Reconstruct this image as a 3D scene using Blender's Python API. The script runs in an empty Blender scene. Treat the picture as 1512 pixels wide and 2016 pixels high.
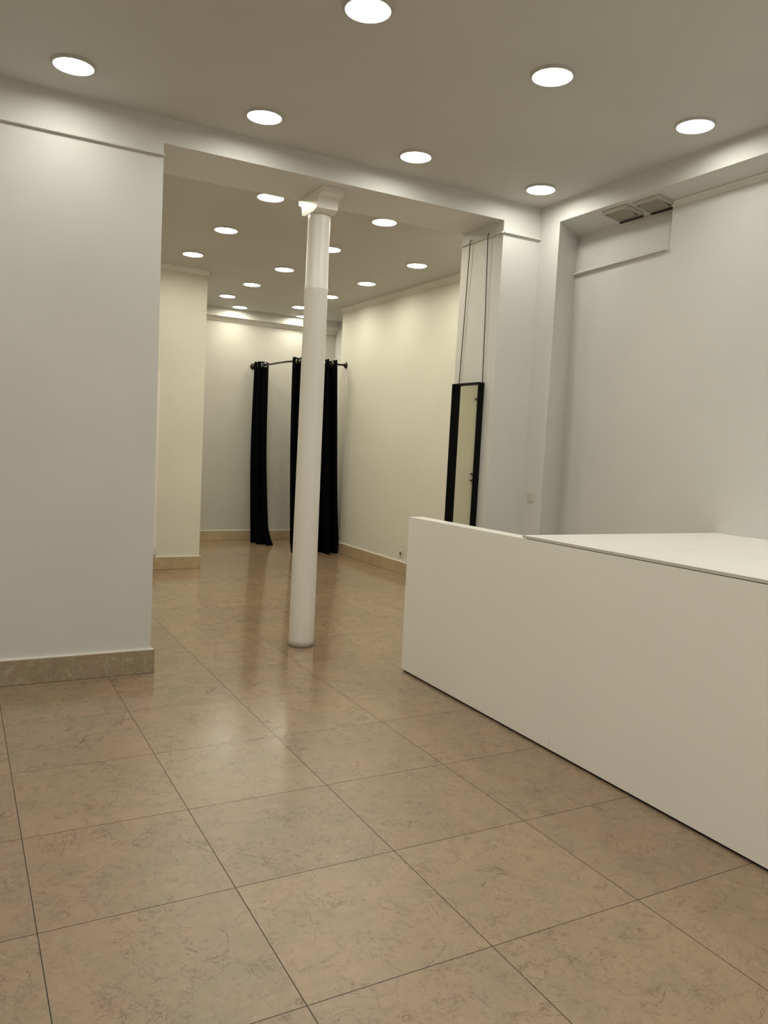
import bpy, bmesh, math, random
from mathutils import Vector, Matrix
random.seed(7)
scene = bpy.context.scene
COL = scene.collection

# ---------------------------------------------------------------- camera
FPX, ROLL, PITCH, YAW, CAM_H = 1550.64, 0.0512474, -0.0844608, 0.502298, 1.47309
cy_, sy_ = math.cos(YAW), math.sin(YAW)
cp_, sp_ = math.cos(PITCH), math.sin(PITCH)
fwd = Vector((sy_*cp_, cy_*cp_, sp_)); rgt = Vector((cy_, -sy_, 0)); up = rgt.cross(fwd)
cr_, sr_ = math.cos(ROLL), math.sin(ROLL)
rx = rgt*cr_ + up*sr_; ux = -rgt*sr_ + up*cr_
cam = bpy.data.cameras.new('camera'); cam.sensor_fit = 'VERTICAL'
cam.sensor_height = 24.0; cam.sensor_width = 18.0
cam.lens = FPX/2016*24.0
camo = bpy.data.objects.new('camera', cam); COL.objects.link(camo)
m = Matrix.Identity(4)
for i in range(3):
    m[i][0] = rx[i]; m[i][1] = ux[i]; m[i][2] = -fwd[i]
m[0][3], m[1][3], m[2][3] = 0, 0, CAM_H
camo.matrix_world = m
scene.camera = camo

# ---------------------------------------------------------------- world, exposure
w = bpy.data.worlds.new('world'); scene.world = w; w.use_nodes = True
w.node_tree.nodes['Background'].inputs[0].default_value = (0.5, 0.55, 0.7, 1)
w.node_tree.nodes['Background'].inputs[1].default_value = 0.02
scene.view_settings.view_transform = 'Standard'
scene.view_settings.look = 'None'
scene.view_settings.gamma = 1.0
scene.view_settings.exposure = 0.0
scene.cycles.max_bounces = 10
scene.cycles.diffuse_bounces = 7
scene.cycles.glossy_bounces = 4
LAMP = 49.0                       # radiance of a downlight's diffuser
LAMP_COL = (1.0, 0.985, 0.88)
LAMP_COL_BACK = (1.0, 0.945, 0.76)

# ---------------------------------------------------------------- materials
def mat(name, col, rough=0.5, metal=0.0, spec=0.5):
    mt = bpy.data.materials.new(name); mt.use_nodes = True
    b = mt.node_tree.nodes['Principled BSDF']
    b.inputs['Base Color'].default_value = (*col, 1)
    b.inputs['Roughness'].default_value = rough
    b.inputs['Metallic'].default_value = metal
    b.inputs['Specular IOR Level'].default_value = spec
    return mt
def N(mt, t, **kw):
    n = mt.node_tree.nodes.new(t)
    for k, v in kw.items(): setattr(n, k, v)
    return n
def L(mt, a, b): mt.node_tree.links.new(a, b)
def bsdf(mt): return mt.node_tree.nodes['Principled BSDF']
def math_n(mt, op, a, b=None, c=None):
    n = N(mt, 'ShaderNodeMath', operation=op)
    for i, v in enumerate((a, b, c)):
        if v is None: continue
        if isinstance(v, (int, float)): n.inputs[i].default_value = v
        else: L(mt, v, n.inputs[i])
    return n.outputs[0]
def noise(mt, vec, scale, detail=4, rough=0.55, dist=0.0):
    n = N(mt, 'ShaderNodeTexNoise'); n.inputs['Scale'].default_value = scale
    n.inputs['Detail'].default_value = detail; n.inputs['Roughness'].default_value = rough
    n.inputs['Distortion'].default_value = dist
    L(mt, vec, n.inputs['Vector']); return n.outputs['Fac']
def ramp(mt, fac, stops):
    r = N(mt, 'ShaderNodeValToRGB'); e = r.color_ramp.elements
    while len(e) < len(stops): e.new(0.5)
    for el, (p, c) in zip(e, stops):
        el.position = p; el.color = (*c, 1) if len(c) == 3 else c
    L(mt, fac, r.inputs[0]); return r.outputs[0]
def mix(mt, fac, a, b, blend='MIX'):
    n = N(mt, 'ShaderNodeMix', data_type='RGBA', blend_type=blend)
    if isinstance(fac, (int, float)): n.inputs[0].default_value = fac
    else: L(mt, fac, n.inputs[0])
    for i, v in ((6, a), (7, b)):
        if isinstance(v, tuple): n.inputs[i].default_value = (*v, 1)
        else: L(mt, v, n.inputs[i])
    return n.outputs[2]
def pos(mt): return N(mt, 'ShaderNodeNewGeometry').outputs['Position']

def painted(name, col, rough=0.5, bump=0.04, var=0.03):
    mt = mat(name, col, rough)
    p = pos(mt)
    big = noise(mt, p, 1.3, 3)
    c = ramp(mt, big, [(0.3, tuple(x*(1-var) for x in col)), (0.7, tuple(min(1, x*(1+var)) for x in col))])
    L(mt, c, bsdf(mt).inputs['Base Color'])
    bm_ = N(mt, 'ShaderNodeBump'); bm_.inputs['Strength'].default_value = bump
    bm_.inputs['Distance'].default_value = 0.004
    L(mt, noise(mt, p, 60, 3), bm_.inputs['Height'])
    L(mt, bm_.outputs[0], bsdf(mt).inputs['Normal'])
    return mt
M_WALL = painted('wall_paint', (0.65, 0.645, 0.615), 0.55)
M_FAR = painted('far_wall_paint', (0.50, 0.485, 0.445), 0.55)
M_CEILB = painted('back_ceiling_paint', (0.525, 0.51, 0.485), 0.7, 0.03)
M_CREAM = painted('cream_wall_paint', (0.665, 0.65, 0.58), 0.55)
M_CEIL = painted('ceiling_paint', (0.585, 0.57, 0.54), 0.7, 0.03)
M_TRIM = painted('trim_paint', (0.76, 0.74, 0.70), 0.45, 0.02)
M_LAMIN = painted('white_laminate', (0.91, 0.895, 0.835), 0.38, 0.01, 0.015)
M_TOP = painted('worktop_laminate', (0.90, 0.89, 0.86), 0.35, 0.01, 0.02)
M_CORE = painted('board_edge', (0.62, 0.58, 0.51), 0.6)
M_DARK = mat('gap_shade', (0.012, 0.010, 0.008), 0.8)  # near black, painted shade for the counter's gaps
M_PLASTIC = mat('white_plastic', (0.62, 0.60, 0.54), 0.35)
M_SOCKHOLE = mat('socket_hole', (0.05, 0.045, 0.03), 0.6)
M_BLACKFRAME = mat('black_frame', (0.003, 0.003, 0.003), 0.55, 0, 0.12)
M_CORD = mat('black_cord', (0.012, 0.010, 0.008), 0.7)
M_GLASS = mat('mirror_silver', (0.86, 0.87, 0.78), 0.02, 1.0)
M_ROD = mat('bronze_metal', (0.035, 0.026, 0.018), 0.32, 0.8)
M_RING = mat('chrome', (0.75, 0.74, 0.72), 0.18, 1.0)
M_VENT = painted('vent_plastic', (0.44, 0.42, 0.37), 0.5, 0.02)
M_VENTIN = mat('vent_panel', (0.27, 0.255, 0.20), 0.5)
M_VENTDARK = mat('vent_brown', (0.035, 0.022, 0.014), 0.7)

def fabric():
    mt = mat('black_fabric', (0.002, 0.002, 0.0025), 0.95, 0, 0.05)
    bm_ = N(mt, 'ShaderNodeBump'); bm_.inputs['Strength'].default_value = 0.2
    bm_.inputs['Distance'].default_value = 0.002
    L(mt, noise(mt, pos(mt), 300, 2), bm_.inputs['Height'])
    L(mt, bm_.outputs[0], bsdf(mt).inputs['Normal'])
    return mt
M_FABRIC = fabric()

TX0, TY0, TPX, TPY = 0.22065, 2.97451, 0.59891, 0.60109
def stone_color(mt, p, tileval, base, pink, green, vein, light, vs=1.0):
    off = N(mt, 'ShaderNodeVectorMath', operation='ADD')
    cmb = N(mt, 'ShaderNodeCombineXYZ')
    if tileval is not None:
        L(mt, math_n(mt, 'MULTIPLY', tileval, 43.0), cmb.inputs[2])
        L(mt, math_n(mt, 'MULTIPLY', tileval, 11.0), cmb.inputs[0])
    L(mt, p, off.inputs[0]); L(mt, cmb.outputs[0], off.inputs[1]); v = off.outputs[0]
    c = mix(mt, ramp(mt, noise(mt, v, 3.2, 6, 0.62, 0.6), [(0.36, (0, 0, 0)), (0.68, (1, 1, 1))]), base, pink)
    c = mix(mt, ramp(mt, noise(mt, v, 6.0, 6, 0.65, 0.9), [(0.50, (0, 0, 0)), (0.74, (0.8, 0.8, 0.8))]), c, green)
    c = mix(mt, ramp(mt, noise(mt, v, 22.0, 6, 0.7, 0.5), [(0.5, (0, 0, 0)), (0.78, (0.55, 0.55, 0.55))]), c, light)
    # thin wandering veins: the zero crossings of a distorted noise
    for sc, wd, amt in ((2.3, 0.005, 0.9), (5.5, 0.010, 0.85), (13.0, 0.020, 0.6), (30.0, 0.03, 0.35)):
        n1 = noise(mt, v, sc, 6, 0.58, 0.9)
        d = math_n(mt, 'ABSOLUTE', math_n(mt, 'SUBTRACT', n1, 0.5))
        f = math_n(mt, 'SUBTRACT', 1.0, math_n(mt, 'MINIMUM', math_n(mt, 'DIVIDE', d, wd), 1.0))
        msk = ramp(mt, noise(mt, v, sc*0.9+1, 3), [(0.42, (0, 0, 0)), (0.58, (1, 1, 1))])
        f = math_n(mt, 'MULTIPLY', math_n(mt, 'MULTIPLY', f, msk), amt*vs)
        c = mix(mt, f, c, vein)
    # scattered dark flecks
    fl = ramp(mt, noise(mt, v, 46, 3, 0.8), [(0.70, (0, 0, 0)), (0.76, (1, 1, 1))])
    c = mix(mt, math_n(mt, 'MULTIPLY', fl, 0.5), c, vein)
    return c, v

def floor_mat():
    mt = mat('polished_limestone_tiles', (0.5, 0.42, 0.3), 0.2)
    p = pos(mt)
    s = N(mt, 'ShaderNodeSeparateXYZ'); L(mt, p, s.inputs[0])
    gx = math_n(mt, 'DIVIDE', math_n(mt, 'SUBTRACT', s.outputs[0], TX0), TPX)
    gy = math_n(mt, 'DIVIDE', math_n(mt, 'SUBTRACT', s.outputs[1], TY0), TPY)
    fx, fy = math_n(mt, 'FLOOR', gx), math_n(mt, 'FLOOR', gy)
    cmb = N(mt, 'ShaderNodeCombineXYZ'); L(mt, fx, cmb.inputs[0]); L(mt, fy, cmb.inputs[1])
    wn = N(mt, 'ShaderNodeTexWhiteNoise'); L(mt, cmb.outputs[0], wn.inputs[0])
    tv = wn.outputs['Value']
    c, v = stone_color(mt, p, tv, (0.455, 0.362, 0.262), (0.530, 0.395, 0.288), (0.360, 0.335, 0.225), (0.150, 0.085, 0.045), (0.580, 0.480, 0.362), 0.8)
    tint = ramp(mt, tv, [(0.0, (0.615, 0.565, 0.52)), (0.5, (0.66, 0.605, 0.545)), (1.0, (0.70, 0.645, 0.575))])
    c = mix(mt, 1.0, c, tint, 'MULTIPLY')
    def dist(g, pitch):
        fr = math_n(mt, 'FRACT', g)
        return math_n(mt, 'MULTIPLY', math_n(mt, 'MINIMUM', fr, math_n(mt, 'SUBTRACT', 1.0, fr)), pitch)
    dx, dy = dist(gx, TPX), dist(gy, TPY)
    jx = math_n(mt, 'LESS_THAN', dx, 0.0015)
    jy = math_n(mt, 'MULTIPLY', math_n(mt, 'LESS_THAN', dy, 0.0017), 0.9)
    j = math_n(mt, 'MAXIMUM', jx, jy)
    c = mix(mt, j, c, (0.022, 0.013, 0.006))
    L(mt, c, bsdf(mt).inputs['Base Color'])
    # worn dull by the entrance, still polished further in; a few bright unworn patches
    wear = N(mt, 'ShaderNodeMapRange'); wear.inputs[1].default_value = 2.6; wear.inputs[2].default_value = 4.9
    wear.inputs[3].default_value = 0.36; wear.inputs[4].default_value = 0.125; wear.interpolation_type = 'SMOOTHSTEP'
    L(mt, math_n(mt, 'ADD', s.outputs[1], math_n(mt, 'MULTIPLY', math_n(mt, 'SUBTRACT', noise(mt, p, 2.0, 5, 0.6), 0.5), 1.6)), wear.inputs[0])
    r = math_n(mt, 'ADD', wear.outputs[0], math_n(mt, 'MULTIPLY', math_n(mt, 'SUBTRACT', noise(mt, v, 18, 5, 0.7), 0.5), 0.05))
    sp = ramp(mt, math_n(mt, 'MULTIPLY', noise(mt, v, 60, 4, 0.8, 0.6), ramp(mt, noise(mt, p, 3.1, 2), [(0.5, (0.75,)*3), (0.62, (1, 1, 1))])), [(0.60, (0, 0, 0)), (0.64, (1, 1, 1))])
    r = mix(mt, sp, r, (0.07, 0.07, 0.07))
    r = mix(mt, j, r, (0.8, 0.8, 0.8))
    L(mt, r, bsdf(mt).inputs['Roughness'])
    bm_ = N(mt, 'ShaderNodeBump'); bm_.inputs['Strength'].default_value = 0.16
    bm_.inputs['Distance'].default_value = 0.0012
    h = math_n(mt, 'ADD', math_n(mt, 'MULTIPLY', noise(mt, v, 9, 4, 0.6), 0.6), math_n(mt, 'MULTIPLY', j, -0.6))
    L(mt, h, bm_.inputs['Height']); L(mt, bm_.outputs[0], bsdf(mt).inputs['Normal'])
    bsdf(mt).inputs['Specular IOR Level'].default_value = 0.75
    return mt
M_FLOOR = floor_mat()

def skirt_mat(name, base, pink, green, vein, light, rough=0.35, joint=None):
    mt = mat(name, base, rough)
    c, v = stone_color(mt, pos(mt), None, base, pink, green, vein, light)
    if joint is not None:      # butt joints every 0.6 m
        s = N(mt, 'ShaderNodeSeparateXYZ'); L(mt, pos(mt), s.inputs[0])
        g = math_n(mt, 'DIVIDE', math_n(mt, 'SUBTRACT', s.outputs[joint[0]], joint[1]), 0.6)
        fr = math_n(mt, 'FRACT', g)
        d = math_n(mt, 'MULTIPLY', math_n(mt, 'MINIMUM', fr, math_n(mt, 'SUBTRACT', 1.0, fr)), 0.6)
        c = mix(mt, math_n(mt, 'MULTIPLY', math_n(mt, 'LESS_THAN', d, 0.001), 0.6), c, (0.06, 0.045, 0.03))
    L(mt, c, bsdf(mt).inputs['Base Color']); return mt
M_SKIRT_DARK = skirt_mat('brown_veined_stone', (0.307, 0.240, 0.158), (0.338, 0.247, 0.173), (0.270, 0.232, 0.143), (0.540, 0.465, 0.352), (0.495, 0.435, 0.323), 0.4, (0, 0.52))
M_SKIRT = skirt_mat('beige_stone_skirting', (0.435, 0.338, 0.217), (0.495, 0.383, 0.255), (0.375, 0.307, 0.188), (0.300, 0.225, 0.135), (0.540, 0.435, 0.300), 0.35, (1, 0.1))
M_SKIRT_X = skirt_mat('beige_stone_skirting_x', (0.435, 0.338, 0.217), (0.495, 0.383, 0.255), (0.375, 0.307, 0.188), (0.300, 0.225, 0.135), (0.540, 0.435, 0.300), 0.35, (0, 0.1))

def emit(name, col, s):
    mt = bpy.data.materials.new(name); mt.use_nodes = True
    nt = mt.node_tree; nt.nodes.remove(nt.nodes['Principled BSDF'])
    e = nt.nodes.new('ShaderNodeEmission'); e.inputs[0].default_value = (*col, 1); e.inputs[1].default_value = s
    nt.links.new(e.outputs[0], nt.nodes['Material Output'].inputs[0]); return mt
M_LED = emit('lit_diffuser', LAMP_COL, LAMP)
M_LEDB = emit('lit_diffuser_warm', LAMP_COL_BACK, LAMP*1.58)

# ---------------------------------------------------------------- helpers
def link_mesh(name, bm, mt, parent=None, smooth=False):
    bmesh.ops.recalc_face_normals(bm, faces=bm.faces)
    me = bpy.data.meshes.new(name); bm.to_mesh(me); bm.free()
    me.materials.append(mt)
    if smooth:
        for p in me.polygons: p.use_smooth = True
    o = bpy.data.objects.new(name, me); COL.objects.link(o)
    if parent is not None: o.parent = parent
    return o
def add_box(bm, a, b):
    vs = [bm.verts.new((x, y, z)) for x in (a[0], b[0]) for y in (a[1], b[1]) for z in (a[2], b[2])]
    for q in ((0,1,3,2),(4,6,7,5),(0,4,5,1),(2,3,7,6),(0,2,6,4),(1,5,7,3)):
        bm.faces.new([vs[i] for i in q])
    return vs
def box(a, b, bevel=0, seg=2):
    bm = bmesh.new(); add_box(bm, a, b)
    if bevel:
        bmesh.ops.bevel(bm, geom=bm.edges[:], offset=bevel, segments=seg, affect='EDGES', profile=0.5)
    return bm
def prism(poly, axis, a, b, bm=None):
    """poly: 2-D outline in the two other axes (cyclic order), extruded from a to b along axis."""
    bm = bm or bmesh.new()
    def P(u, v, t):
        return {'X': (t, u, v), 'Y': (u, t, v), 'Z': (u, v, t)}[axis]
    r0 = [bm.verts.new(P(u, v, a)) for u, v in poly]; r1 = [bm.verts.new(P(u, v, b)) for u, v in poly]
    n = len(poly)
    bm.faces.new(r0); bm.faces.new(r1)
    for i in range(n): bm.faces.new((r0[i], r0[(i+1) % n], r1[(i+1) % n], r1[i]))
    return bm
def lathe(profile, seg=48, bm=None, center=(0, 0)):
    bm = bm or bmesh.new(); rings = []
    for r, z in profile:
        rings.append([bm.verts.new((center[0]+r*math.cos(2*math.pi*k/seg), center[1]+r*math.sin(2*math.pi*k/seg), z)) for k in range(seg)])
    for a, b in zip(rings, rings[1:]):
        for k in range(seg): bm.faces.new((a[k], a[(k+1) % seg], b[(k+1) % seg], b[k]))
    return bm, rings
def tube(pts, r, seg=10, bm=None, cap=True):
    bm = bm or bmesh.new(); pts = [Vector(p) for p in pts]; rings = []
    prev = None
    for i, p in enumerate(pts):
        t = (pts[min(i+1, len(pts)-1)] - pts[max(i-1, 0)]).normalized()
        ref = prev if prev is not None else (Vector((0, 0, 1)) if abs(t.z) < 0.9 else Vector((1, 0, 0)))
        a = (ref - t*ref.dot(t)).normalized(); prev = a; b = t.cross(a)
        rings.append([bm.verts.new(p + (a*math.cos(2*math.pi*k/seg) + b*math.sin(2*math.pi*k/seg))*r) for k in range(seg)])
    for a, b in zip(rings, rings[1:]):
        for k in range(seg): bm.faces.new((a[k], a[(k+1) % seg], b[(k+1) % seg], b[k]))
    if cap: bm.faces.new(rings[0]); bm.faces.new(rings[-1])
    return bm
def torus(center, axis, R, r, seg=28, s2=8):
    axis = Vector(axis).normalized()
    ref = Vector((0, 0, 1)) if abs(axis.z) < 0.9 else Vector((1, 0, 0))
    a = (ref - axis*ref.dot(axis)).normalized(); b = axis.cross(a)
    bm = bmesh.new(); rings = []
    for i in range(seg):
        th = 2*math.pi*i/seg; d = a*math.cos(th)+b*math.sin(th)
        rings.append([bm.verts.new(Vector(center)+d*(R+r*math.cos(2*math.pi*k/s2))+axis*r*math.sin(2*math.pi*k/s2)) for k in range(s2)])
    for i in range(seg):
        p, q = rings[i], rings[(i+1) % seg]
        for k in range(s2): bm.faces.new((p[k], p[(k+1) % s2], q[(k+1) % s2], q[k]))
    return bm
def struct(name, bm, mt, smooth=False):
    o = link_mesh(name, bm, mt, None, smooth); o['kind'] = 'structure'; return o
def thing(name, label, cat, loc=(0, 0, 0), group=None):
    o = bpy.data.objects.new(name, None); COL.objects.link(o); o.location = loc
    o.empty_display_size = 0.1
    tag(o, label, cat, group); return o
def tag(o, label, cat, group=None):
    o['label'] = label; o['category'] = cat
    if group: o['group'] = group
    return o
def shift(bm, v):
    bmesh.ops.translate(bm, verts=bm.verts[:], vec=v); return bm

# ---------------------------------------------------------------- structure
YW = 4.855        # front plane of the cross wall and beam
YB = 5.395        # back plane of the beam
ZC = 3.315        # front ceiling
ZS = 3.168        # beam soffit
ZCB = 3.255       # back-room ceiling
XR = 3.889        # right wall of the front room
XL = -2.4         # left wall of the front room
YR = -2.6         # rear wall behind the viewpoint
BY = 10.95        # far wall
BX = 4.55         # right wall of the back room

struct('floor', box((XL-0.2, YR-0.2, -0.1), (5.4, BY+0.3, 0)), M_FLOOR)
struct('ceiling_front', box((XL-0.2, YR-0.2, ZC), (XR+0.711, YW, ZC+0.12)), M_CEIL)
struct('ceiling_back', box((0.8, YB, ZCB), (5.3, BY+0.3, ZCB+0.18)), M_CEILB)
# cross wall left of the opening, with the beam over it in the same plane
struct('wall_left', box((XL-0.2, YW, 0), (1.073, YB, ZC+0.12)), M_WALL)
struct('wall_beam', box((1.073, YW, ZS), (3.55, YB, ZC+0.12)), M_WALL)
struct('wall_pillar', box((3.55, YW, 0), (5.2, YB, ZC+0.12)), M_WALL)
# right wall of the front room: nib, niche lintel, niche back
SL = 0.14                     # the lintel soffit falls slightly towards the wall
JY, JX = 4.735, 4.16          # the niche jamb is splayed: it runs from (XR, 4.63) to (JX, JY)
struct('wall_right_nib', prism([(XR, 4.63), (JX, JY), (4.6, JY), (4.6, YW+0.005), (XR, YW+0.005)], 'Z', 0, ZC), M_WALL)
bm = prism([(XR, YR), (4.6, YR), (4.6, JY), (JX, JY), (XR, 4.63)], 'Z', ZS, ZC)
for v in bm.verts:
    if v.co.z < ZC-0.01: v.co.z -= SL*(v.co.x-XR)
struct('wall_right_lintel', bm, M_WALL)
WX, WY = 4.09, 3.765         # right part of the niche back and the edge where it steps back above the rail
ZRL = 2.848
struct('wall_right', box((WX, YR, 0), (4.6, WY, 3.14)), M_WALL)
struct('wall_right_lower', prism([(WX, WY), (JX, JY), (4.6, JY), (4.6, WY)], 'Z', 0, ZRL), M_WALL)
struct('wall_right_recess', box((JX, WY-0.2, ZRL), (4.6, JY, ZS-0.03)), M_WALL)
struct('wall_outer', box((XL-0.2, YR-0.2, 0), (XL, YW, ZC)), M_WALL)
struct('wall_rear', box((XL, YR-0.2, 0), (4.6, YR, ZC)), M_WALL)
# back room
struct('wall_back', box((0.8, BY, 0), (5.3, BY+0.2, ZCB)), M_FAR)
struct('wall_back_left', box((0.8, YB, 0), (0.98, 8.62, ZCB)), M_CREAM)
struct('wall_stub', box((0.8, 8.62, 0), (2.41, BY, ZCB)), M_CREAM)
struct('wall_back_right', box((BX, YB, 0), (5.3, 9.70, ZCB)), M_CREAM)
struct('wall_back_recess', box((5.04, 9.70, 0), (5.3, BY, ZCB)), M_WALL)
# bulkhead along the far wall, with a stepped cornice under it
struct('ceiling_bulkhead', box((2.41, 10.83, 3.135), (5.04, BY, ZCB)), M_WALL)
tn = [0]
def trim(bm, mt=None):
    tn[0] += 1; return struct('trim_%d' % tn[0], bm, mt or M_TRIM)
def stepped(out, z0, z1):
    """cornice profile: (distance out from the wall, height)"""
    h = z1-z0
    return [(0, z0), (out*0.25, z0), (out*0.3, z0+h*0.25), (out*0.55, z0+h*0.3), (out*0.6, z0+h*0.65), (out, z0+h*0.75), (out, z1), (0, z1)]
trim(prism([(BY-d, z) for d, z in stepped(0.06, 3.085, 3.135)], 'X', 2.41, 5.04))
trim(prism([(BX-d, z) for d, z in stepped(0.045, 3.195, ZCB)], 'Y', YB, 9.70))
trim(prism([(8.62-d, z) for d, z in stepped(0.04, 3.205, ZCB)], 'X', 0.98, 2.42))
# picture rails
def rail_prof(z, o=0.022, h=0.006):
    return [(0, z), (o*0.9, z), (o, z+0.002), (o, z+h), (o*0.35, z+h*2.6), (0, z+h*2.8)]
trim(prism([(YW-d, z) for d, z in rail_prof(3.092)], 'X', XL, 1.080), M_WALL)
trim(prism([(YW-d, z) for d, z in rail_prof(3.074)], 'X', 3.545, XR), M_WALL)
trim(prism([(3.55-d, z) for d, z in rail_prof(3.074)], 'Y', YW-0.01, YB), M_WALL)
bm = prism([(-d, z) for d, z in rail_prof(ZRL-0.012, 0.030, 0.008)], 'Y', WY+0.012, JY)
for v in bm.verts: v.co.x += WX+(JX-WX)*(v.co.y-WY)/(JY-WY)
trim(bm, M_WALL)
trim(prism([(WX-d, z) for d, z in stepped(0.020, 3.105, 3.141)], 'Y', YR, WY))

# baseboards
bn = 0.145
def skirting(name, segs, mt):
    bm = bmesh.new()
    for a, b in segs: add_box(bm, a, b)
    return struct(name, bm, mt)
skirting('baseboard_left', [((XL, YW-0.02, 0.002), (1.093, YW, bn)), ((1.073, YW, 0.002), (1.093, YB+0.02, bn))], M_SKIRT_DARK)
skirting('baseboard_stub', [((1.045, 8.60, 0.002), (2.43, 8.62, 0.135)), ((2.41, 8.62, 0.002), (2.43, BY, 0.135))], M_SKIRT_X)
skirting('baseboard_back', [((2.43, BY-0.02, 0.002), (5.04, BY, 0.135))], M_SKIRT_X)
skirting('baseboard_back_right', [((BX-0.02, YB, 0.002), (BX, 9.70, 0.14))], M_SKIRT)
skirting('baseboard_back_left', [((0.98, YB+0.02, 0.002), (1.0, 8.60, 0.14))], M_SKIRT)
skirting('baseboard_pillar', [((3.53, YW-0.02, 0.002), (3.55, YB, 0.14)), ((3.55, YW-0.02, 0.002), (XR, YW, 0.14))], M_SKIRT_X)
# bead of white filler along the skirting tops
M_FILL = painted('white_filler', (0.80, 0.78, 0.72), 0.5)
for segs in ([((XL, YW-0.014, bn), (1.087, YW, bn+0.006))], [((1.045, 8.606, 0.135), (2.424, 8.62, 0.141))],
             [((2.43, BY-0.014, 0.135), (5.04, BY, 0.142))], [((BX-0.014, YB, 0.14), (BX, 9.70, 0.147))]):
    bm = bmesh.new()
    for a, b in segs: add_box(bm, a, b)
    trim(bm, M_FILL)

# ---------------------------------------------------------------- column with bracket capital
CX, CYc = 2.220, 5.190
col = thing('cast_iron_column', 'slender white painted iron column standing in the opening under the beam', 'column', (CX, CYc, 0))
prof = [(0.0905, 0.004), (0.0905, 0.05), (0.0895, 0.6), (0.085, 1.5), (0.0815, 2.515), (0.0835, 2.522), (0.084, 2.53), (0.0835, 2.538),
        (0.0795, 2.545), (0.0775, 3.0), (0.0765, 3.046)]
bm, rings = lathe(prof, 64); bm.faces.new(rings[0]); bm.faces.new(rings[-1])
mcol = painted('column_paint', (0.78, 0.755, 0.705), 0.4, 0.10, 0.03)
pz = pos(mcol); sxyz = N(mcol, 'ShaderNodeSeparateXYZ'); L(mcol, pz, sxyz.inputs[0])
low = ramp(mcol, sxyz.outputs[2], [(0.0, (1, 1, 1)), (0.26, (0, 0, 0))])
spk = ramp(mcol, noise(mcol, pz, 26, 3, 0.6), [(0.62, (0, 0, 0)), (0.70, (1, 1, 1))])
old = bsdf(mcol).inputs['Base Color'].links[0].from_socket
L(mcol, mix(mcol, math_n(mcol, 'MULTIPLY', math_n(mcol, 'MULTIPLY', low, spk), 0.6), old, (0.33, 0.30, 0.25)), bsdf(mcol).inputs['Base Color'])
link_mesh('shaft', bm, mcol, col, True)
bm, rings = lathe([(0.089, 0.0005), (0.099, 0.0005), (0.099, 0.005), (0.089, 0.006)], 48)  # thin dark brown ring where the shaft meets the floor
o = link_mesh('base_joint', bm, mat('dark_foot_ring', (0.16, 0.125, 0.08), 0.9), col); o['label'] = 'thin dark ring at the foot'
# capital: central block and two cavetto brackets carrying the beam (side profile in y,z)
hw = 0.078
def bracket_side(sgn, reach):
    pts = [(reach, ZS), (reach, ZS-0.038), (reach-0.026, ZS-0.042)]
    x0, z0, x1, z1 = reach-0.026, ZS-0.042, 0.130, ZS-0.116
    for k in range(1, 15):
        a = k/14*math.pi/2
        pts.append((x0-(x0-x1)*math.sin(a), z0-(z0-z1)*(1-math.cos(a))))
    pts += [(0.122, ZS-0.121), (0.072, ZS-0.134)]
    return [(sgn*u, z) for u, z in pts]
near_side, far_side = bracket_side(-1, 0.222), bracket_side(1, 0.196)
bm = prism(near_side + far_side[::-1], 'X', -hw, hw)
bmesh.ops.bevel(bm, geom=[e for e in bm.edges if abs(e.verts[0].co.x-e.verts[1].co.x) < 1e-6], offset=0.0015, segments=1, affect='EDGES')
o = link_mesh('capital', bm, mcol, col); o['label'] = 'double bracket capital with hollow curved undersides'

# ---------------------------------------------------------------- ceiling downlights
def make_downlight(led, r=0.109):
    t = thing('downlight', '', 'ceiling light')
    # flush trim ring, shallow reflector, diffuser disc
    bm, _ = lathe([(r*0.885, 0.002), (r*0.885, -0.013), (r*0.90, -0.0145), (r*0.935, -0.014), (r*0.955, -0.010), (r*0.985, -0.003), (r, -0.0015), (r, 0.0)], 56)
    link_mesh('trim_ring', bm, M_RINGP, t, True)
    bm, rings = lathe([(r*0.884, -0.0022), (r*0.80, -0.0025), (0.001, -0.0025)], 56)
    o = link_mesh('diffuser', bm, led, t); o['label'] = 'glowing white diffuser disc'
    return t
M_RINGP = mat('trim_ring_plastic', (0.52, 0.49, 0.45), 0.5)
def place(proto, first, loc, label, group):
    if first: o = proto
    else:
        o = proto.copy(); COL.objects.link(o)
        for ch in proto.children:
            c = ch.copy(); COL.objects.link(c); c.parent = o
    o.location = loc; o['label'] = label; o['group'] = group
    return o
fl = make_downlight(M_LED)
front = [
 (0.525, 4.46, 'round ceiling downlight above the left wall, leftmost lit disc'),
 (1.533, 3.157, 'largest round downlight, cut by the top edge of the photo'),
 (1.551, 4.481, 'round downlight in front of the beam, between the left wall and the column'),
 (2.557, 3.175, 'round downlight near the top right, second largest disc on the front ceiling'),
 (2.568, 4.495, 'round downlight in front of the beam, just right of the column'),
 (3.569, 3.174, 'rightmost round downlight, by the right bulkhead above the niche'),
 (3.593, 4.507, 'round downlight tucked into the front ceiling corner over the pillar'),
]
FG = 'downlights in the front room ceiling'
for i, (x, y, lb) in enumerate(front): place(fl, i == 0, (x, y, ZC), lb, FG)
for y in (3.16, 4.48):
    for x in (-0.49, -1.50): place(fl, False, (x, y, ZC), 'round downlight left of the frame, %s, %s' % ('by the left wall' if y > 4 else 'one row nearer', 'by the outer wall' if x < -1 else 'by the frame edge'), 'downlights outside the frame')
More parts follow.
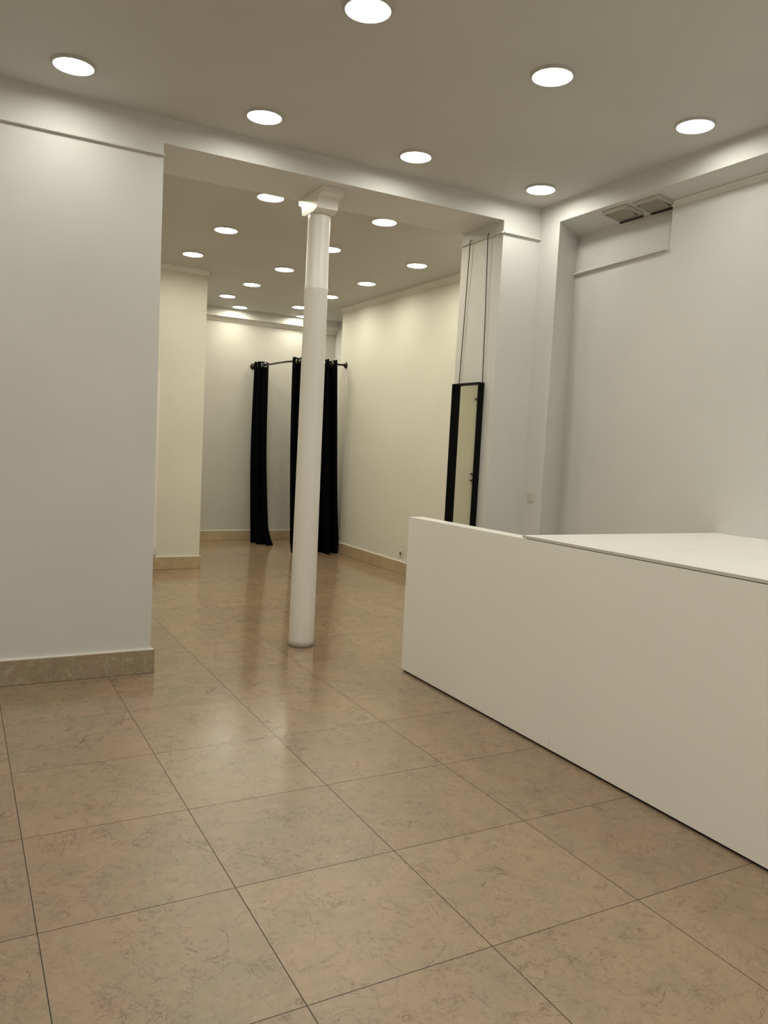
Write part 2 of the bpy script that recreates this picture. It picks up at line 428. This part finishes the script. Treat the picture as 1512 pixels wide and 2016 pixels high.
for y in (1.84, 0.52, -0.80, -2.0):
    for x in (-1.50, -0.49, 0.53, 1.54, 2.56, 3.57): place(fl, False, (x, y, ZC), 'round downlight in the row %s the viewer, %s' % ({1.84: 'just ahead of', 0.52: 'right above', -0.80: 'just behind', -2.0: 'far behind'}[y], {-1.50: 'furthest left', -0.49: 'second', 0.53: 'third', 1.54: 'fourth', 2.56: 'above the counter front', 3.57: 'above the worktop'}[x]), 'downlights behind the frame')
bl = make_downlight(M_LEDB, 0.108)
back = [
 (2.040, 5.692, 'back room downlight left of the column, clipped by the beam edge'),
 (3.011, 5.722, 'back room downlight right of the column, clipped by the beam edge'),
 (2.049, 6.812, 'back room downlight, second in the left row behind the beam'),
 (3.040, 6.825, 'uppermost of the two downlights half hidden behind the right of the column shaft'),
 (3.986, 6.842, 'back room downlight furthest right, beside the cream side wall'),
 (2.058, 7.916, 'back room downlight furthest left, above the stub wall'),
 (3.023, 7.931, 'back room downlight closest to the left edge of the column shaft'),
 (4.011, 7.970, 'back room downlight above the cream side wall cornice, left of the furthest right one'),
 (3.023, 8.958, 'back room downlight midway between stub wall and column'),
 (4.031, 8.986, 'lower of the two downlights half hidden behind the right of the column shaft'),
 (3.028, 9.906, 'small far downlight nearest the stub wall top corner'),
 (4.041, 9.982, 'far downlight just left of the column, upper of the two there'),
 (3.420, 10.60, 'small far downlight close to the bulkhead of the far wall'),
 (4.380, 10.66, 'smallest far downlight, beside the column against the bulkhead'),
]
BG = 'downlights in the back room ceiling'
for i, (x, y, lb) in enumerate(back): place(bl, i == 0, (x, y, ZCB), lb, BG)
place(bl, False, (4.0, 5.71, ZCB), 'back room downlight hidden behind the pillar and beam', 'downlights hidden behind the beam')

# ---------------------------------------------------------------- curtain rod and curtains
RZ = 2.50
def rod_path(n=24):
    pts = [Vector((3.755, BY-0.005, RZ)), Vector((3.775, 10.86, RZ)), Vector((3.80, 10.55, RZ)), Vector((3.815, 10.15, RZ)), Vector((3.825, 9.95, RZ))]
    c = Vector((4.145, 9.90, RZ)); r = 0.32
    for k in range(1, 13):
        a = math.pi + k/12*math.pi/2
        pts.append(Vector((c.x+r*math.cos(a), c.y+(0.35)*math.sin(a), RZ)))
    pts.append(Vector((4.35, 9.545, RZ))); pts.append(Vector((BX-0.004, 9.53, RZ)))
    return pts
RP = rod_path()
cum = [0.0]
for a, b in zip(RP, RP[1:]): cum.append(cum[-1]+(b-a).length)
def on_rod(s):
    s = min(max(s, 0), cum[-1])
    for i in range(len(RP)-1):
        if s <= cum[i+1]:
            t = (s-cum[i])/(cum[i+1]-cum[i]); return RP[i].lerp(RP[i+1], t), (RP[i+1]-RP[i]).normalized()
    return RP[-1], (RP[-1]-RP[-2]).normalized()
rod = thing('curtain_rod', 'dark bronze bent curtain rod spanning the far corner on wall flanges', 'curtain rod', RP[0])
def rel(bm, o): return shift(bm, -Vector(o.location))
link_mesh('rod', rel(tube(RP, 0.0125, 14), rod), M_ROD, rod, True)
for c_, ax in ((Vector((3.755, BY, RZ)), Vector((0, -1, 0))), (Vector((BX, 9.53, RZ)), Vector((-1, 0, 0)))):
    bm, rings = lathe([(0.001, 0), (0.042, 0.0), (0.044, 0.006), (0.040, 0.012), (0.022, 0.018), (0.018, 0.035), (0.001, 0.035)], 32)
    q = Vector((0, 0, 1)).rotation_difference(ax)
    bmesh.ops.transform(bm, matrix=Matrix.Translation(c_) @ q.to_matrix().to_4x4(), verts=bm.verts[:])
    link_mesh('wall_flange', rel(bm, rod), M_ROD, rod, True)

def curtain(label, s0, s1, nf, A, bottom, flare, seed, eye, ztop=2.545):
    """s0..s1 along the rod, nf folds of amplitude A; bottom(t)-> (dx,dy,scale)"""
    rnd = random.Random(seed)
    ctr, _ = on_rod((s0+s1)/2)
    root = thing('curtain', label, 'curtain', (ctr.x, ctr.y, 0), 'black eyelet curtains in the far corner')
    nu, nz = nf*16+1, 60
    ph = [rnd.uniform(0, 6.28) for _ in range(6)]
    def pt(u, t):
        s = s0+(s1-s0)*u
        p, tg = on_rod(s); nrm = Vector((tg.y, -tg.x, 0))
        fold = math.sin(u*nf*math.pi + math.pi*0.15)
        fold = math.copysign(abs(fold)**0.7, fold)
        soft = 1 + 0.25*t*math.sin(3*u*math.pi+ph[0]) + 0.15*t*math.sin(7*u+ph[1]+2*t)
        q = p + nrm*A*fold*soft + tg*0.012*t*math.sin(9*u+ph[2]+3*t)
        dx, dy, sc = bottom(t)
        v = Vector((q.x-ctr.x, q.y-ctr.y))*sc
        z = ztop*(1-t)+0.004*t
        if t < 0.02: z += 0.006*math.sin(u*nf*math.pi)
        return Vector((v.x+dx, v.y+dy, z))
    bm = bmesh.new()
    th = 0.0016
    rows = []
    for k in range(nz+1):
        t = k/nz; row = []
        P = [pt(i/(nu-1), t) for i in range(nu)]
        for i in range(nu):
            d = (P[min(i+1, nu-1)]-P[max(i-1, 0)]); d.z = 0; d.normalize()
            n = Vector((-d.y, d.x, 0))*th
            row.append((bm.verts.new(P[i]+n), bm.verts.new(P[i]-n)))
        rows.append(row)
    for a, b in zip(rows, rows[1:]):
        for i in range(nu-1):
            bm.faces.new((a[i][0], a[i+1][0], b[i+1][0], b[i][0])); bm.faces.new((a[i][1], b[i][1], b[i+1][1], a[i+1][1]))
        for i in (0, nu-1): bm.faces.new((a[i][0], b[i][0], b[i][1], a[i][1]))
    for row in (rows[0], rows[-1]):
        for i in range(nu-1): bm.faces.new((row[i][0], row[i][1], row[i+1][1], row[i+1][0]))
    link_mesh('fabric', bm, M_FABRIC, root, True)
    for k in range(nf):
        u = (k+1-0.15)/nf
        if u > 1: continue
        p, tg = on_rod(s0+(s1-s0)*u)
        d = pt(min(1, u+0.004), 0.018)-pt(u-0.004, 0.018); d.z = 0
        ax = Vector((d.y, -d.x, 0)).normalized()
        o = link_mesh('eyelet', torus((p.x-ctr.x, p.y-ctr.y, RZ), ax, 0.0265, 0.0062), M_RING, root, True)
    return root
# arc length marks
def s_at(pred):
    best = min(range(401), key=lambda k: pred(on_rod(cum[-1]*k/400)[0])); return cum[-1]*best/400
sL0 = s_at(lambda p: abs(p.y-10.80)); sL1 = s_at(lambda p: abs(p.y-10.56))
def bottL(t):
    e = t*t
    k = max(0, (t-0.88)/0.12)
    return (0.012*t - 0.012*math.sin(math.pi*t)**2 + 0.035*k*k, -0.20*e, 1.0+0.28*t+0.30*k*k)
curtain('narrow gathered black curtain on the left of the rod, hanging by the far wall', sL0, sL1, 4, 0.066, bottL, 0, 3, 0)
sM0 = s_at(lambda p: (p-Vector((3.895, 9.70, RZ))).length); sM1 = s_at(lambda p: (p-Vector((4.03, 9.58, RZ))).length)
def bottM(t): return (0.025*t*t, -0.10*t*t, 1.0+0.05*t-0.18*max(0, (t-0.93)/0.07)**2)
curtain('black curtain at the bend of the rod, its left edge showing left of the column', sM0, sM1, 4, 0.060, bottM, 0, 5, 0)
sR0 = s_at(lambda p: abs(p.x-4.13)+ (1 if p.y > 9.7 else 0)); sR1 = s_at(lambda p: abs(p.x-4.425)+(1 if p.y > 9.7 else 0))
def bottR(t):
    k = max(0, (t-0.93)/0.07)
    return (0.075*t, -0.05*t*t, 1.0+0.42*t-0.16*k*k)
curtain('wide black curtain seen right of the column, next to the side wall', sR0, sR1, 5, 0.078, bottR, 0, 9, 0)

# ---------------------------------------------------------------- hanging mirror
MX0, MX1 = 3.497, 3.548
MY0, MY1 = 4.975, 5.345
MZ0, MZ1 = 0.36, 1.988
mir = thing('wall_mirror', 'tall black framed mirror hung by two black cords on the pillar', 'mirror', (MX1, (MY0+MY1)/2, MZ0))
b_ = 0.012
bm = bmesh.new()
outer = [(MY0, MZ0), (MY1, MZ0), (MY1, MZ1), (MY0, MZ1)]
inner = [(MY0+b_, MZ0+b_), (MY1-b_, MZ0+b_), (MY1-b_, MZ1-b_), (MY0+b_, MZ1-b_)]
V = {}
for nm, ring in (('o', outer), ('i', inner)):
    for x in (MX0, MX1):
        V[nm, x] = [bm.verts.new((x, y, z)) for y, z in ring]
for i in range(4):
    j = (i+1) % 4
    bm.faces.new((V['o', MX0][i], V['o', MX0][j], V['i', MX0][j], V['i', MX0][i]))
    bm.faces.new((V['o', MX1][i], V['o', MX1][j], V['i', MX1][j], V['i', MX1][i]))
    bm.faces.new((V['o', MX0][i], V['o', MX0][j], V['o', MX1][j], V['o', MX1][i]))
    bm.faces.new((V['i', MX0][i], V['i', MX0][j], V['i', MX1][j], V['i', MX1][i]))
bmesh.ops.recalc_face_normals(bm, faces=bm.faces)
bmesh.ops.bevel(bm, geom=bm.edges[:], offset=0.001, segments=1, affect='EDGES')
link_mesh('frame', rel(bm, mir), M_BLACKFRAME, mir)
link_mesh('glass', rel(box((MX1-0.012, MY0+b_*0.8, MZ0+b_*0.8), (MX1-0.004, MY1-b_*0.8, MZ1-b_*0.8)), mir), M_GLASS, mir)
for (ya, za), (yb, zb_) in (((5.304, MZ1-0.004), (5.252, 3.092)), ((4.984, MZ1-0.004), (5.018, 3.092))):
    bm = tube([(3.535, ya, za), (3.534, (ya+yb)/2, (za+zb_)/2), (3.528, yb, zb_-0.01), (3.531, yb, zb_+0.006), (3.542, yb, zb_+0.008)], 0.0034, 8)
    o = link_mesh('cord', rel(bm, mir), M_CORD, mir, True); o['label'] = 'thin black hanging cord'

# ---------------------------------------------------------------- wall electrics
def rounded_plate(w, h, d, r=0.006):
    return box((-w/2, -h/2, 0), (w/2, h/2, d), r*0.5, 2)
def orient(bm, origin, normal):
    """local x -> along wall, y -> up, z -> out of the wall"""
    n = Vector(normal); u = Vector((0, 0, 1)); x = u.cross(n)
    M_ = Matrix(((x.x, u.x, n.x, origin[0]), (x.y, u.y, n.y, origin[1]), (x.z, u.z, n.z, origin[2]), (0, 0, 0, 1)))
    bmesh.ops.transform(bm, matrix=M_, verts=bm.verts[:]); return bm
sw = thing('light_switch', 'square white light switch on the right wall beside the pillar', 'light switch', (XR, 4.755, 1.137))
link_mesh('plate', orient(rounded_plate(0.082, 0.082, 0.009), (0, 0, 0), (-1, 0, 0)), M_PLASTIC, sw)
bm = rounded_plate(0.058, 0.058, 0.005, 0.004)
bmesh.ops.transform(bm, matrix=Matrix.Translation((0, 0, 0.009)) @ Matrix.Rotation(math.radians(4), 4, 'X'), verts=bm.verts[:])
link_mesh('rocker', orient(bm, (0, 0, 0), (-1, 0, 0)), M_PLASTIC, sw)
def socket(loc, normal, label):
    t = thing('power_socket', label, 'power socket', loc)
    link_mesh('plate', orient(rounded_plate(0.082, 0.082, 0.009), (0, 0, 0), normal), M_PLASTIC, t)
    bm, rings = lathe([(0.021, 0.0092), (0.0205, 0.0094), (0.001, 0.0094)], 28); 
    o = link_mesh('recess', orient(bm, (0, 0, 0), normal), M_SOCKHOLE, t); o['label'] = 'dark round socket well'
    bm, rings = lathe([(0.024, 0.009), (0.024, 0.012), (0.021, 0.012), (0.021, 0.0085)], 28)
    link_mesh('collar', orient(bm, (0, 0, 0), normal), M_PLASTIC, t)
    return t
socket((BX, 7.82, 0.235), (-1, 0, 0), 'small white wall socket low on the cream side wall, above the skirting by the counter')
trunk = thing('cable_trunking', 'thin white vertical cable trunking showing at the edge of the left wall', 'cable trunking', (1.90, 8.62, 0.14))
link_mesh('channel', rel(box((1.885, 8.580, 0.235), (1.922, 8.6195, 2.138), 0.002, 1), trunk), M_TRIM, trunk)
link_mesh('end_box', rel(box((1.868, 8.576, 0.160), (1.932, 8.6195, 0.235), 0.003, 1), trunk), M_PLASTIC, trunk)
pipe = thing('wall_pipe', 'white painted vertical pipe with dark clips, seen only as a reflection in the mirror', 'pipe', (1.022, 8.59, 0))
link_mesh('tube', rel(tube([(1.022, 8.590, 0.002), (1.022, 8.590, 3.20)], 0.021, 16), pipe), M_TRIM, pipe, True)
for z in (1.07, 1.155, 2.14):
    link_mesh('clip', rel(box((1.018, 8.566, z-0.007), (1.068, 8.6195, z+0.007), 0.002, 1), pipe), M_ROD, pipe)

# ---------------------------------------------------------------- ventilation outlets on the sloping niche soffit
def make_vent():
    t = thing('ceiling_vent', '', 'air vent')
    # local: x across the slope (away from the room), y along the wall, z down out of the soffit
    W, D = 0.180, 0.235
    bm = bmesh.new()
    def ring(w, d, z, r, seg=5):
        out = []
        for cx, cyy, a0 in ((w/2-r, d/2-r, 0), (-w/2+r, d/2-r, 90), (-w/2+r, -d/2+r, 180), (w/2-r, -d/2+r, 270)):
            for k in range(seg+1):
                a = math.radians(a0+90*k/seg); out.append(bm.verts.new((cx+r*math.cos(a), cyy+r*math.sin(a), z)))
        return out
    rs = [ring(W, D, 0, 0.022), ring(W, D, 0.010, 0.022), ring(W-0.012, D-0.012, 0.020, 0.020), ring(W-0.035, D-0.035, 0.024, 0.016),
          ring(W-0.045, D-0.045, 0.020, 0.012), ring(W-0.045, D-0.045, 0.006, 0.012)]
    for a, b in zip(rs, rs[1:]):
        n = len(a)
        for k in range(n): bm.faces.new((a[k], a[(k+1) % n], b[(k+1) % n], b[k]))
    link_mesh('frame', bm, M_VENT, t)
    bm = box((-(W-0.045)/2, -(D-0.045)/2, 0.002), ((W-0.045)/2, (D-0.045)/2, 0.008))
    o = link_mesh('throat', bm, M_VENTDARK, t); o['label'] = 'dark brown opening behind the flap'
    bm = box((-(W-0.052)/2, -(D-0.055)/2, 0), ((W-0.052)/2*0.78, (D-0.055)/2, 0.006), 0.002, 1)
    bmesh.ops.transform(bm, matrix=Matrix.Translation((-0.002, 0, 0.017)) @ Matrix.Rotation(math.radians(-9), 4, 'Y'), verts=bm.verts[:])
    o = link_mesh('flap', bm, M_VENTIN, t); o['label'] = 'grey tilted flap panel'
    bm = prism([(W/2-0.010, 0.018), (W/2+0.004, 0.012), (W/2+0.004, 0.030), (W/2-0.020, 0.034)], 'Y', -D*0.42, D*0.44)
    # prism outline is (x,z): curved dark deflector along the far edge
    o = link_mesh('deflector', bm, M_VENTDARK, t); o['label'] = 'brown deflector blade along the wall side'
    return t
vent = make_vent()
def put_vent(o, X, Y):      # local z points down out of the soffit
    a = math.atan(SL); c_, s_ = math.cos(a), math.sin(a)
    o.matrix_world = Matrix(((c_, 0, -s_, X), (0, -1, 0, Y), (-s_, 0, -c_, ZS-SL*(X-XR)), (0, 0, 0, 1)))
v2 = vent.copy(); COL.objects.link(v2)
for ch in vent.children:
    c = ch.copy(); COL.objects.link(c); c.parent = v2
put_vent(vent, 4.022, 4.140); put_vent(v2, 4.030, 3.866)
vent['label'] = 'left grey air vent under the niche lintel, fully visible'
v2['label'] = 'right grey air vent under the niche lintel, partly hidden by the wall edge'
for v in (vent, v2): v['group'] = 'air vents under the bulkhead'

# ---------------------------------------------------------------- counter
X0, XT = 2.597, 2.700
def ztop(y): return 1.019 + 0.0077*(4.40-y)
counter = thing('sales_counter', 'long white laminate sales counter with a high front panel', 'counter', (X0, 2.9, 0))
for ya, yb in ((2.910, 4.385), (1.455, 2.910), (0.0, 1.455)):
    bm = bmesh.new(); rings = []
    for k, g in ((0, 0.0011), (1, 0.0), (2, 0.0)):      # joints gape a little near the floor
        a_, b__ = ya+g, yb-(g if yb < 4 else 0)
        za, zb_ = (0.014, 0.014) if k == 0 else ((0.30, 0.30) if k == 1 else (ztop(ya), ztop(yb)))
        rings.append([bm.verts.new(c) for c in ((X0, a_, za), (XT, a_, za), (XT, b__, zb_), (X0, b__, zb_))])
    for r0, r1 in zip(rings, rings[1:]):
        for k in range(4): bm.faces.new((r0[k], r0[(k+1) % 4], r1[(k+1) % 4], r1[k]))
    bm.faces.new(rings[0]); bm.faces.new(rings[-1])
    link_mesh('front_panel', rel(bm, counter), M_LAMIN, counter)
bm = box((X0+0.012, 0.01, 0.0005), (XT-0.012, 4.37, 0.0145))  # shadow line under the front panels, put into the plinth's colour
o = link_mesh('plinth', rel(bm, counter), M_DARK, counter); o['label'] = 'recessed plinth, coloured near black for the shade in the gap'
bm = box((XT, 3.16, 0.001), (WX-0.004, 3.18, 1.022)); link_mesh('end_panel', rel(bm, counter), M_LAMIN, counter)
bm = box((XT, 1.455, 0.001), (WX-0.004, 1.475, 1.02)); link_mesh('divider_panel', rel(bm, counter), M_LAMIN, counter)
def board(name, label, ya, yb, xoff=0.0, t=0.013):
    gap = 0.0035
    bm = bmesh.new()
    z = lambda y: ztop(y)+gap
    xr = WX-0.002
    vs = [bm.verts.new(c) for c in ((X0+xoff, ya, z(ya)), (xr, ya, z(ya)), (xr, yb, z(yb)), (X0+xoff, yb, z(yb)),
                                    (X0+xoff, ya, z(ya)+t), (xr, ya, z(ya)+t), (xr, yb, z(yb)+t), (X0+xoff, yb, z(yb)+t))]
    for q in ((0,1,2,3),(4,5,6,7),(0,1,5,4),(1,2,6,5),(2,3,7,6),(3,0,4,7)): bm.faces.new([vs[i] for i in q])
    o = link_mesh(name, bm, M_TOP); o.data.materials.append(M_CORE)
    for p in o.data.polygons:
        if abs(p.normal.z) < 0.5: p.material_index = 1
    tag(o, label, 'worktop', 'worktop boards on the counter'); return o
board('worktop', 'far white worktop board on the counter, reaching back to the niche wall', 2.591, 3.222, 0.002)
board('worktop', 'near white worktop board on the counter, running out of the right edge', 0.0, 2.589, 0.004)
# dark strip imitating the shade in the gap between panel top and boards
bm = bmesh.new()
for ya, yb in ((0.02, 2.58), (2.60, 3.20)):
    vs = [bm.verts.new(c) for c in ((X0+0.006, ya, ztop(ya)), (XT-0.01, ya, ztop(ya)), (XT-0.01, yb, ztop(yb)), (X0+0.006, yb, ztop(yb)),
                                    (X0+0.006, ya, ztop(ya)+0.0034), (XT-0.01, ya, ztop(ya)+0.0034), (XT-0.01, yb, ztop(yb)+0.0034), (X0+0.006, yb, ztop(yb)+0.0034))]
    for q in ((0,1,2,3),(4,5,6,7),(0,1,5,4),(1,2,6,5),(2,3,7,6),(3,0,4,7)): bm.faces.new([vs[i] for i in q])
o = link_mesh('gap_shade_strip', rel(bm, counter), M_DARK, counter); o['label'] = 'dark strip imitating shade in the gap under the worktop'
